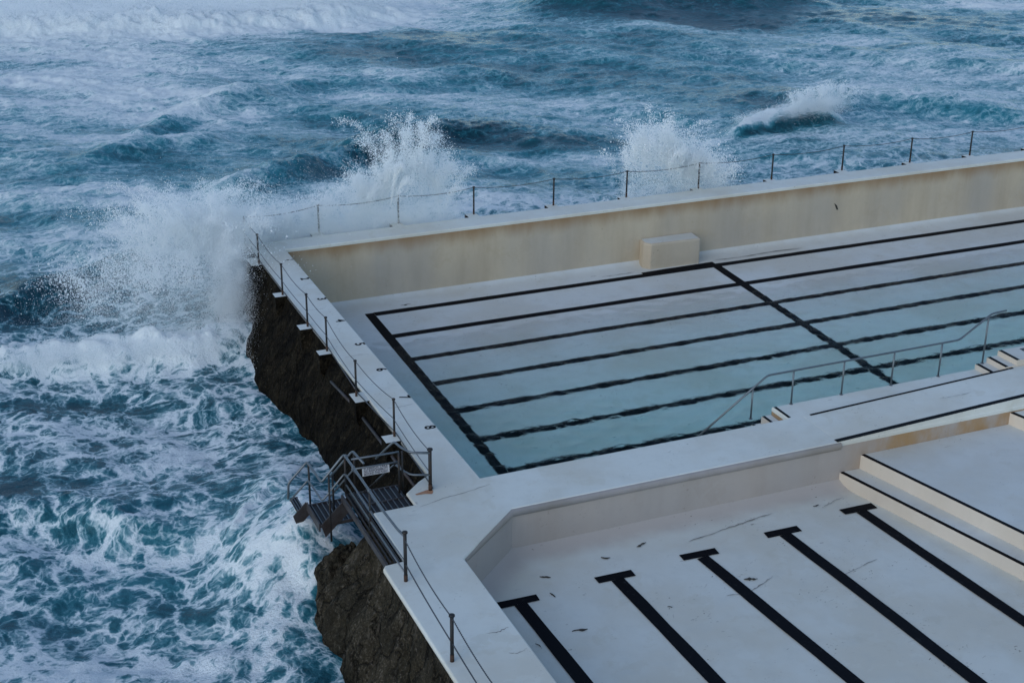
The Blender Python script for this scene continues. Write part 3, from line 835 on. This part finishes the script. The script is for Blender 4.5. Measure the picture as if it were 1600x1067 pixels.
BK = skirt('stair_bay_wall', [(-1.115, -17.5), (-1.45, -17.80), (-1.905, -18.23), (-1.905, -18.80), (-2.93, -18.815)],
           lambda x, y: 0.25, -0.06, -4.2, 'seawall', 30, 0.12, 0.10, 4.0)
tag(BK, 'dark concrete recess behind the steel sea stairs', 'wall')
LR = skirt('shore_rock', [(-2.93, -18.83), (-2.945, -21.0), (-3.2, -21.1), (-3.45, -21.25), (-3.46, -30), (-3.46, -40)],
           lambda x, y: float(np.interp(y, [-40, -26, -22, -20.2, -18.9], [1.2, 0.85, 0.75, 1.35, 1.6])), -0.10, -4.2, 'rock', 44, 0.07, 0.20, 9.0)
tag(LR, 'brown rock face below the walkway beside the lower pool', 'rock')
def boulder(name, c, rad, seed, label):
    u = np.linspace(0, 2*np.pi, 64, endpoint=False); w = np.linspace(0, np.pi, 34)
    Ug, Wg = np.meshgrid(u, w)
    nx_, ny_, nz_ = np.sin(Wg)*np.cos(Ug), np.sin(Wg)*np.sin(Ug), np.cos(Wg)
    s = 1 + 0.30*fbm(nx_*1.6+seed, ny_*1.6, nz_*1.6, 5, 0.55)
    v = np.stack([c[0]+rad[0]*nx_*s, c[1]+rad[1]*ny_*s, c[2]+rad[2]*nz_*s], -1).reshape(-1, 3).tolist()
    n = 64
    f = [(j*n+i, (j+1)*n+i, (j+1)*n+(i+1) % n, j*n+(i+1) % n) for j in range(33) for i in range(n)]
    o = from_py(name, v, f, 'rock', None, True)
    return tag(o, label, 'rock')
boulder('boulder', (-3.38, -18.25, -2.2), (0.72, 1.05, 1.10), 3.0, 'rounded brown boulder awash under the steel stairs')

# buttress heads that carry the fence posts
def buttress(x0, x1, y0, y1, depth, parent, dirn):
    bm = bmesh.new()
    if dirn == 'x': prof_bot = [(x1-0.02, y0), (x1, y0), (x1, y1), (x1-0.02, y1)]
    else: prof_bot = [(x0, y0), (x1, y0), (x1, y0+0.02), (x0, y0+0.02)]
    t = [bm.verts.new((x, y, -0.012)) for x, y in ((x0, y0), (x1, y0), (x1, y1), (x0, y1))]
    m = [bm.verts.new((x, y, -0.09)) for x, y in ((x0, y0), (x1, y0), (x1, y1), (x0, y1))]
    l = [bm.verts.new((x, y, -depth*0.45)) for x, y in ((x0+0.02, y0+.02), (x1, y0+.02), (x1, y1-.02), (x0+0.02, y1-.02))]
    b = [bm.verts.new((x, y, -depth)) for x, y in prof_bot]
    bm.faces.new(t); bm.faces.new(b[::-1])
    for A, B in ((t, m), (m, l), (l, b)):
        for i in range(4): bm.faces.new((A[i], A[(i+1) % 4], B[(i+1) % 4], B[i]))
    bmesh.ops.recalc_face_normals(bm, faces=bm.faces)
    for fa in bm.faces:
        fa.material_index = 0 if fa.normal.z > 0.7 else 1
    me = bpy.data.meshes.new('buttress'); bm.to_mesh(me); bm.free()
    return child(link('buttress', me, ['deck', 'seawall']), parent)
for (ya, yb) in ((-1.22, -0.42), (-4.42, -4.03), (-7.38, -6.96), (-9.46, -9.10), (-12.95, -12.33), (-15.54, -15.12)):
    buttress(-1.51, -1.10, ya, yb, 1.3, SW, 'x')
buttress(-1.40, -1.10, 0.74, 1.25, 1.3, SW, 'x')
# old pipe clamped under the walkway edge
tube('conduit', [(-1.36, -13.1, -0.42), (-1.36, -17.4, -0.42)], 0.045, 'stringer', SW, 8)
tube('conduit', [(-1.40, -10.2, -0.55), (-1.36, -12.2, -0.42)], 0.045, 'stringer', SW, 8)

# ------------------------------------------------------------------ chain fences
def fence_post(parent, x, y, z0, h, r=0.032, foot=True, cap=True):
    p = tube('post', [(x, y, z0), (x, y, z0+h)], r, 'post', parent, 8)
    if foot:
        q = tube('rusty_foot', [(x, y, z0-0.005), (x, y, z0+0.16)], r*1.12, 'rust', None, 8); q.parent = p
    if cap:
        q = tube('cap', [(x, y, z0+h-0.05), (x, y, z0+h-0.03), (x, y, z0+h+0.0), (x, y, z0+h+0.012)], r*1.5, 'post', None, 8, rfun=lambda i: (0.8, 1.1, 1.0, 0.5)[i]); q.parent = p
    return p
CF = empty('chain_fence', (-1.2, -8, 0))
tag(CF, 'chain and cable fence on dark posts along the numbered walkway beside the sea', 'fence')
LP = [(-1.19, 0.97), (-1.22, -1.09), (-1.23, -4.27), (-1.22, -7.18), (-1.21, -9.22), (-1.36, -12.54), (-1.19, -15.24), (-1.33, -18.30)]
for i, (x, y) in enumerate(LP):
    fence_post(CF, x, y, -0.01 if i < 7 else 0.0, 1.06 if i < 7 else 1.1, 0.03 if i < 7 else 0.045)
for (a, b) in zip(LP[:-1], LP[1:]):
    L = math.dist(a, b)
    chain('chain', (a[0], a[1], 1.03), (b[0], b[1], 1.03), 0.035*L, 0.011, CF)
    tube('cable', sag((a[0]-.02, a[1], 0.50), (b[0]-.02, b[1], 0.50), 0.012*L), 0.011, 'cable', CF, 6)
    tube('kick_rail', sag((a[0]+.06, a[1], 0.045), (b[0]+.06, b[1], 0.045), 0.0, 2), 0.018, 'cable', CF, 6)
FF = empty('chain_fence', (15, 1.3, 0))
tag(FF, 'sagging chain fence on slim posts along the top of the seaward wall', 'fence')
FP = [(1.59, 1.34), (4.62, 1.36), (7.61, 1.38), (10.87, 1.30), (13.96, 1.20), (17.2, 1.22), (20.64, 1.24), (24.15, 1.34), (27.57, 1.28), (30.75, 1.28), (34.0, 1.28), (37.3, 1.28)]
for (x, y) in FP:
    fence_post(FF, x, y, -0.01, 1.07, 0.034)
    buttress(x-0.32, x+0.12, 1.0, y+0.12, 1.1, SW, 'y')
pr = [(-1.19, 0.97)]+FP
for (a, b) in zip(pr[:-1], pr[1:]):
    chain('chain', (a[0], a[1], 1.03), (b[0], b[1], 1.03), 0.11, 0.014, FF)
LFc = empty('chain_fence', (-3.2, -25, 0))
tag(LFc, 'chain and cable fence on two dark posts beside the lower pool walkway', 'fence')
QP = [(-3.19, -21.87), (-3.31, -24.93), (-3.36, -28.0), (-3.38, -31.2)]
for i, (x, y) in enumerate(QP): fence_post(LFc, x, y, 0.0, 1.2 if i == 0 else 1.06, 0.04)
for (a, b) in zip(QP[:-1], QP[1:]):
    chain('chain', (a[0], a[1], 1.0), (b[0], b[1], 1.0), 0.10, 0.014, LFc)
    tube('cable', sag((a[0], a[1], 0.42), (b[0], b[1], 0.42), 0.03), 0.016, 'cable', LFc, 6)
chain('chain', (-3.345, -27.0, 0.93), (-3.2, -28.4, 0.1), 0.10, 0.012, LFc)
# rust run-off at the foot of the gate post
from_py('rust_stain', [(-1.33+0.05, -18.28, 0.004), (-1.30, -18.42, 0.004), (-1.36, -18.50, 0.004), (-1.50, -18.44, 0.004), (-1.72, -18.42, 0.004), (-1.74, -18.36, 0.004), (-1.52, -18.30, 0.004), (-1.36, -18.26, 0.004)], [tuple(range(8))], 'ruststain', None).parent = DK

# ------------------------------------------------------------------ steel sea stairs
ST = empty('sea_stairs', (-3.2, -17.9, -1.2))
tag(ST, 'dark steel grated platform and stairs with pipe handrails dropping into the sea', 'stairs')
def grating(name, x0, x1, y0, y1, z, nb, parent, along='y'):
    fr = box(name, x0, x1, y0, y1, z-0.05, z-0.03, 'grate_plate', parent)
    for i in range(nb):
        t = (i+0.5)/nb
        b = box('bar', x0+(x1-x0)*t-0.008, x0+(x1-x0)*t+0.008, y0+0.01, y1-0.01, z-0.029, z, 'steel', None)
        b.parent = fr
    for (a, b_, c_, d_) in ((x0, x1, y0-0.02, y0), (x0, x1, y1, y1+0.02)):
        q = box('edge_angle', a, b_, c_, d_, z-0.08, z+0.004, 'stringer', None); q.parent = fr
    return fr
grating('platform', -3.18, -1.93, -18.80, -18.31, -0.05, 9, ST)
grating('platform', -3.18, -1.93, -18.26, -17.66, -0.06, 9, ST)
# stringer down to the landing, landing fascia, last step into the sea
def slab(name, pts, y0, y1, mat, parent):
    n = len(pts)
    v = [(x, y0, z) for x, z in pts]+[(x, y1, z) for x, z in pts]
    f = [tuple(range(n)), tuple(range(n, 2*n))[::-1]]+[(i, (i+1) % n, n+(i+1) % n, n+i) for i in range(n)]
    return from_py(name, v, f, mat, parent)
slab('stringer', [(-3.16, -0.10), (-3.86, -0.76), (-3.76, -1.10), (-3.08, -0.46)], -17.66, -17.63, 'stringer', ST)
grating('landing', -3.86, -2.95, -17.60, -16.58, -0.76, 7, ST)
slab('fascia', [(-3.865, -0.72), (-3.90, -0.72), (-3.90, -0.94), (-3.865, -0.94)], -17.62, -16.5, 'stringer', ST)
slab('stringer', [(-3.905, -0.72), (-4.24, -1.05), (-4.14, -1.38), (-3.82, -1.06)], -16.50, -16.47, 'stringer', ST)
grating('tread', -4.12, -3.92, -16.46, -15.75, -0.95, 3, ST)
# toe beam along the walkway side
for (xa, za, w_, h_) in ((-3.36, -0.02, 0.05, 0.16), (-3.26, 0.0, 0.03, 0.05), (-3.16, 0.0, 0.03, 0.05), (-3.06, 0.0, 0.03, 0.05)):
    box('toe_beam', xa, xa+w_, -21.05, -17.7, za-h_, za, 'stringer' if w_ == 0.05 else 'dark_steel', ST)
# pipe rails
def rail(pts, r=0.03, mat='steel', name='rail'): return tube(name, soften(pts, 0.09), r, mat, ST, 8)
rail([(-4.34, -16.5, -0.53), (-4.31, -16.5, -0.10), (-3.83, -16.5, 0.38), (-3.80, -17.64, 0.38), (-3.23, -17.64, 1.0), (-3.22, -18.4, 1.0), (-3.22, -20.6, 1.0), (-3.19, -21.4, 1.0), (-3.19, -21.85, 1.08)])
rail([(-4.30, -16.5, -0.60), (-3.83, -16.5, -0.12), (-3.80, -17.64, -0.12), (-3.23, -17.64, 0.5), (-3.22, -18.4, 0.5), (-3.22, -20.6, 0.48), (-3.19, -21.85, 0.45)], 0.024)
rail([(-3.22, -17.7, 0.22), (-3.22, -20.6, 0.22), (-3.2, -21.85, 0.2)], 0.02)
rail([(-3.56, -17.54, 0.42), (-2.99, -17.54, 1.0), (-2.94, -18.25, 1.0)], 0.028)
rail([(-3.56, -17.54, -0.08), (-2.99, -17.54, 0.5), (-2.94, -18.25, 0.5)], 0.022)
rail([(-3.15, -17.95, 1.0), (-2.0, -18.0, 1.0)], 0.026)
rail([(-3.15, -17.95, 0.74), (-2.0, -18.0, 0.74)], 0.022)
rail([(-2.35, -17.3, 0.55), (-1.95, -17.5, 1.03), (-1.88, -17.8, 1.0), (-1.75, -18.12, 0.99), (-1.34, -18.32, 1.0)], 0.03)
rail([(-2.4, -17.4, 0.0), (-1.97, -17.6, 0.48), (-1.88, -17.85, 0.42), (-1.75, -18.12, 0.40), (-1.34, -18.32, 0.42)], 0.024)
for (x, y, a, b, m) in ((-3.80, -16.5, -1.0, 0.36, 'post'), (-3.62, -17.64, -1.25, 0.58, 'post'), (-3.22, -17.66, -0.1, 0.98, 'post'), (-3.22, -19.55, -0.1, 0.98, 'post'), (-3.50, -17.54, -0.75, 0.46, 'post'),
                        (-2.98, -17.6, -0.1, 1.0, 'post'), (-2.02, -18.05, -0.06, 1.0, 'post'), (-1.92, -18.0, -0.06, 1.0, 'post')):
    tube('post', [(x, y, a), (x, y, b)], 0.026, m, ST, 8)
for (a, b) in (((-2.95, -17.96, 0.05), (-2.05, -18.0, 0.72)),):
    tube('brace', [a, b], 0.012, 'post', ST, 6)
for (x, y, z) in ((-3.22, -18.35, 1.0), (-3.22, -19.55, 1.0), (-3.22, -17.75, 1.0)):
    tube('clamp', [(x, y-0.03, z), (x, y+0.03, z)], 0.042, 'steel', ST, 8)

# warning sign wired to the gate bars
sg = box('warning_sign', -0.33, 0.33, -0.006, 0.006, -0.115, 0.115, 'sign')
sg.location = (-2.57, -17.99, 0.64); sg.rotation_euler = (R(-4), R(-0.5), R(-2))
tag(sg, 'small white sign with three lines of dark lettering hung on the stair gate', 'sign')
for j, s in enumerate(('ICEBERGS TAKE', 'NO RESPONSIBILITY', 'BEYOND THIS POINT')):
    me = text_mesh(s, 0.082, 0.002)
    me.name = 'lettering'; me.materials.clear()
    o = link('lettering', me, 'ink', sg)
    o.rotation_euler = (R(90), 0, 0); o.location = (0.0, -0.0085, 0.066-0.07*j)
    w_ = max(v.co.x for v in me.vertices)-min(v.co.x for v in me.vertices)
    if w_ > 0.58: o.scale = (0.58/w_, 1, 1)
for x in (-0.31, 0.31):
    tube('bolt', [(x, -0.006, 0.09), (x, -0.012, 0.09)], 0.012, 'ink', None, 6).parent = sg

# ------------------------------------------------------------------ scraps of weed left on the empty floors
def scrap(x, y, z, s, seed, label, rot=0):
    rr = random.Random(seed)
    n = 8; v = []; px, py, an = -s, 0.0, rr.uniform(-0.5, 0.5)
    for i in range(n):
        w = s*0.42*math.sin(math.pi*(i+0.35)/(n-0.3))**1.3*rr.uniform(0.25, 1.2)
        v += [(px, py+w, 0.003), (px, py, 0.018+w*0.15), (px, py-w, 0.003)]
        an += rr.uniform(-0.32, 0.32); px += math.cos(an)*s*0.3; py += math.sin(an)*s*0.3
    f = []
    for i in range(n-1):
        f += [(3*i, 3*i+1, 3*i+4, 3*i+3), (3*i+1, 3*i+2, 3*i+5, 3*i+4)]
    o = from_py('seaweed_scrap', v, f, 'weed')
    o.location = (x, y, z); o.rotation_euler = (0, 0, rot)
    return tag(o, label, 'seaweed', 'scraps of seaweed on the drained pool floors')
zl = LF_Z+0.012
for i, (x, y, s, l) in enumerate([
        (0.45, -21.02, 0.16, 'dark seaweed scrap on the lower floor nearest the slanting corner wall'),
        (2.1, -20.82, 0.14, 'dark seaweed scrap at the wall foot between first and third lane heads'),
        (3.15, -20.65, 0.2, 'long dark seaweed scrap at the wall foot above the third lane head'),
        (0.35, -21.75, 0.13, 'dark seaweed scrap right of the first lane head'),
        (0.25, -23.25, 0.22, 'dark seaweed scrap beside the first lane line'),
        (-0.75, -23.4, 0.12, 'seaweed scrap between the left wall and the first lane line'),
        (4.75, -22.95, 0.2, 'seaweed scrap lying across the third lane line'),
        (2.5, -23.2, 0.07, 'tiny seaweed speck right of the second lane line'),
        (8.1, -20.65, 0.11, 'seaweed scrap between the fourth and fifth lane heads')]):
    scrap(x, y, zl+(0.01 if y > -20.9 else 0), s*0.78, 40+i, l, random.uniform(-0.6, 0.6))
scrap(4.1, -0.72, -2.40, 0.2, 60, 'dark seaweed scrap at the left foot of the seaward wall', 0.2)
scrap(11.7, -0.62, -2.40, 0.16, 61, 'dark seaweed scrap at the wall foot left of the concrete block', -0.1)

# ------------------------------------------------------------------ spray thrown up by the waves
def spray(name, pts, rad, label):
    me = bpy.data.meshes.new(name)
    me.vertices.add(len(pts)); me.vertices.foreach_set('co', pts.astype(np.float32).ravel())
    at = me.attributes.new('drop', 'FLOAT', 'POINT'); at.data.foreach_set('value', rad.astype(np.float32))
    me.materials.append(MAT['spray'])
    o = bpy.data.objects.new(name, me); COL.objects.link(o)
    ng = bpy.data.node_groups.new('droplets', 'GeometryNodeTree')
    ng.interface.new_socket('Geometry', in_out='INPUT', socket_type='NodeSocketGeometry')
    ng.interface.new_socket('Geometry', in_out='OUTPUT', socket_type='NodeSocketGeometry')
    gi = ng.nodes.new('NodeGroupInput'); go = ng.nodes.new('NodeGroupOutput')
    mp = ng.nodes.new('GeometryNodeMeshToPoints'); sm = ng.nodes.new('GeometryNodeSetMaterial')
    na = ng.nodes.new('GeometryNodeInputNamedAttribute'); na.data_type = 'FLOAT'; na.inputs['Name'].default_value = 'drop'
    sm.inputs['Material'].default_value = MAT['spray']
    ng.links.new(gi.outputs[0], mp.inputs['Mesh']); ng.links.new(na.outputs['Attribute'], mp.inputs['Radius'])
    ng.links.new(mp.outputs[0], sm.inputs[0]); ng.links.new(sm.outputs[0], go.inputs[0])
    md = o.modifiers.new('droplets', 'NODES'); md.node_group = ng
    return tag(o, label, 'spray', kind='stuff')

def jets(n, src, prof, depth, n_cl, sig, rs, seed, fall=0.5, dense=1.6):
    """clusters of droplets under a ragged height profile.
    src: x knots; prof: top height at those knots; depth: (y0,y1)"""
    r = np.random.default_rng(seed)
    xk = np.array(src, float); zk = np.array(prof, float)
    cx = r.uniform(xk[0], xk[-1], n_cl); top = np.interp(cx, xk, zk)
    q = r.beta(1.0, dense, n_cl)
    base = -0.6
    cz = base + (top-base)*q
    cy = r.uniform(depth[0], depth[1], n_cl)
    w = (1-q*0.75)*r.uniform(0.3, 1.0, n_cl)
    cnt = r.multinomial(n, w/w.sum())
    ci = np.repeat(np.arange(n_cl), cnt)
    m = len(ci)
    s = sig*(0.35+1.3*q[ci])*r.lognormal(0, 0.4, n_cl)[ci]
    tilt = r.normal(0, 0.35, n_cl)[ci]
    dz = r.normal(0, 1, m)*s*1.7; dx = r.normal(0, 1, m)*s*0.8 + tilt*dz; dy = r.normal(0, 1, m)*s*0.8
    p = np.stack([cx[ci]+dx, cy[ci]+dy, np.maximum(cz[ci]+dz, -0.9)], -1)
    rad = rs*r.lognormal(0, 0.42, m)*(0.8+0.5*q[ci])
    return p, rad
def merge(*a): return np.concatenate([x[0] for x in a]), np.concatenate([x[1] for x in a])

def cloud(n, centres, seed, rs, k_=130, tight=0.45):
    r = np.random.default_rng(seed)
    out, rad = [], []
    tot = sum(c[-1] for c in centres)
    for (x, y, z, sx_, sy_, sz_, w) in centres:
        m = int(n*w/tot)
        cc = r.normal(0, 0.9, (k_, 3))*np.array((sx_, sy_, sz_)); cw = r.dirichlet(np.ones(k_)*1.4)
        ii = r.choice(k_, m, p=cw)
        s_ = np.array((sx_, sy_, sz_))*tight
        out.append(np.array((x, y, z))+cc[ii]+r.normal(0, 1, (m, 3))*s_*r.lognormal(0, 0.5, (k_, 1))[ii])
        rad.append(rs*r.lognormal(0, 0.4, m))
    return np.concatenate(out), np.concatenate(rad)
def arcs(n, x0, x1, y0, y1, tops, seed, rs, nj=160, base=-0.5, vx=0.8, vy=0.6, spread=0.10):
    """torn streaks: droplets strung along ballistic jets. tops = (x knots, apex heights)"""
    r = np.random.default_rng(seed)
    ox = r.uniform(x0, x1, nj); oy = r.uniform(y0, y1, nj)
    apex = np.interp(ox, tops[0], tops[1])*r.uniform(0.55, 1.05, nj)
    vz = np.sqrt(2*9.8*np.maximum(0.1, apex-base)); vxx = r.normal(0, vx, nj); vyy = r.normal(0, vy, nj)
    j = r.choice(nj, n, p=r.dirichlet(np.ones(nj)*1.2)); tt = vz[j]/9.8
    t = tt*(0.25+0.95*r.beta(1.6, 1.3, n))
    sp = spread*(0.25+t/tt)*r.lognormal(0, 0.35, nj)[j]
    p = np.stack([ox[j]+vxx[j]*t, oy[j]+vyy[j]*t, base+vz[j]*t-4.9*t*t], -1)+r.normal(0, 1, (n, 3))*sp[:, None]
    return p, rs*r.lognormal(0, 0.45, n)
KA = ([-1, 1.2, 3.0, 4.4, 5.2, 5.9, 6.6, 7.2], [0.9, 1.1, 1.6, 2.3, 3.7, 3.1, 1.6, 0.4])
pA = merge(jets(330000, KA[0], [0.9*v for v in KA[1]], (1.1, 2.4), 700, 0.24, 0.0034, 3, dense=1.9),
           arcs(70000, 3.2, 6.6, 1.3, 2.2, KA, 4, 0.0075, 150),
           arcs(40000, -0.5, 4.0, 1.3, 2.4, KA, 5, 0.006, 120, vx=1.2),
           cloud(200000, [(0.6, 1.45, 0.1, 1.2, 0.25, 0.30, 2), (3.0, 1.5, 0.15, 1.2, 0.25, 0.35, 2), (5.2, 1.5, 0.2, 0.9, 0.25, 0.4, 1.2)], 15, 0.0034))
spray('wave_spray', *pA, 'tall white plume of spray bursting over the seaward wall near its left corner')
KB = ([14.0, 14.9, 15.5, 16.2, 17.0, 17.8, 18.8, 20.3], [1.2, 2.4, 3.1, 2.3, 1.5, 1.0, 0.6, 0.3])
pB = merge(jets(120000, KB[0][:7], [0.72*v for v in KB[1][:7]], (1.1, 2.2), 500, 0.19, 0.0038, 6, dense=1.8),
           arcs(30000, 14.3, 17.4, 1.3, 2.2, KB, 7, 0.009, 170, vx=0.7),
           arcs(22000, 15.5, 19.0, 1.3, 2.6, KB, 17, 0.011, 160, vx=1.3, spread=0.16))
spray('wave_spray', *pB, 'white plume of spray behind the middle of the seaward wall')
pC = merge(cloud(800000, [(-1.8, 0.7, 0.5, 0.55, 0.6, 0.6, 3.4), (-2.7, 0.9, 0.9, 0.8, 0.7, 0.45, 2.4), (-3.9, 0.6, 0.5, 0.9, 0.9, 0.55, 1.6), (-2.1, -0.5, -0.6, 0.35, 0.6, 0.7, 2.6), (-2.4, -1.4, -1.5, 0.40, 0.6, 0.55, 2.6),
                    (-2.9, -2.2, -1.9, 0.55, 0.6, 0.28, 2.0), (-3.9, -1.2, -1.1, 1.0, 0.8, 0.5, 1.4), (-6.0, -0.8, -1.3, 1.2, 0.8, 0.35, 0.45), (-0.5, 1.4, 0.25, 0.7, 0.25, 0.35, 2.2), (-5.0, 0.0, -0.2, 1.2, 0.9, 0.5, 0.25), (-3.8, -2.4, -1.9, 1.0, 0.5, 0.25, 1.3)], 8, 0.0034, 150, 0.5),
           arcs(60000, -4.5, -1.4, 0.0, 1.5, ([-5, -3, -1.4], [1.4, 2.4, 1.9]), 18, 0.007, 170, base=-1.5, vx=1.5, vy=1.0),
           arcs(32000, -7.0, -2.2, -2.2, 0.5, ([-8, -5, -2], [-0.2, 0.4, 0.8]), 19, 0.0075, 220, base=-2.0, vx=1.6, vy=1.0, spread=0.16))
spray('wave_spray', *pC, 'big white burst of spray at the corner of the sea wall')
pD = merge(cloud(70000, [(31.4, 16.3, -1.5, 1.0, 0.35, 0.14, 1.4), (33.2, 16.2, -1.25, 1.0, 0.4, 0.28, 2.2), (34.0, 16.2, -1.15, 0.5, 0.35, 0.26, 0.8), (29.2, 16.0, -1.6, 0.6, 0.3, 0.08, 0.25)], 9, 0.0055, 120),
           arcs(9000, 31.5, 34.8, 15.9, 16.4, ([31, 34, 35], [-1.1, -0.4, -0.8]), 20, 0.009, 60, base=-1.6))
spray('wave_spray', *pD, 'small white breaker throwing spray beyond the seaward wall on the right')
pE = cloud(70000, [(-8.2, -2.2, -1.75, 1.1, 0.3, 0.14, 2), (-5.4, -2.8, -1.75, 1.3, 0.3, 0.14, 2)], 10, 0.0042, 160)
spray('wave_spray', *pE, 'white tumbling crest of the wave rolling in at the left')
pF = cloud(260000, [(-5, 59.5, -0.95, 4.5, 2.2, 0.30, 1), (3, 57.0, -0.95, 4.5, 1.8, 0.32, 1.2), (11, 56.0, -0.95, 4.5, 1.8, 0.30, 1.1), (19, 56.5, -1.05, 4.0, 1.6, 0.22, 0.7), (-2, 63, -1.0, 7, 3, 0.25, 0.6)], 11, 0.0075, 200)
spray('wave_spray', *pF, 'churning white top of the broken wave far out at the upper left')
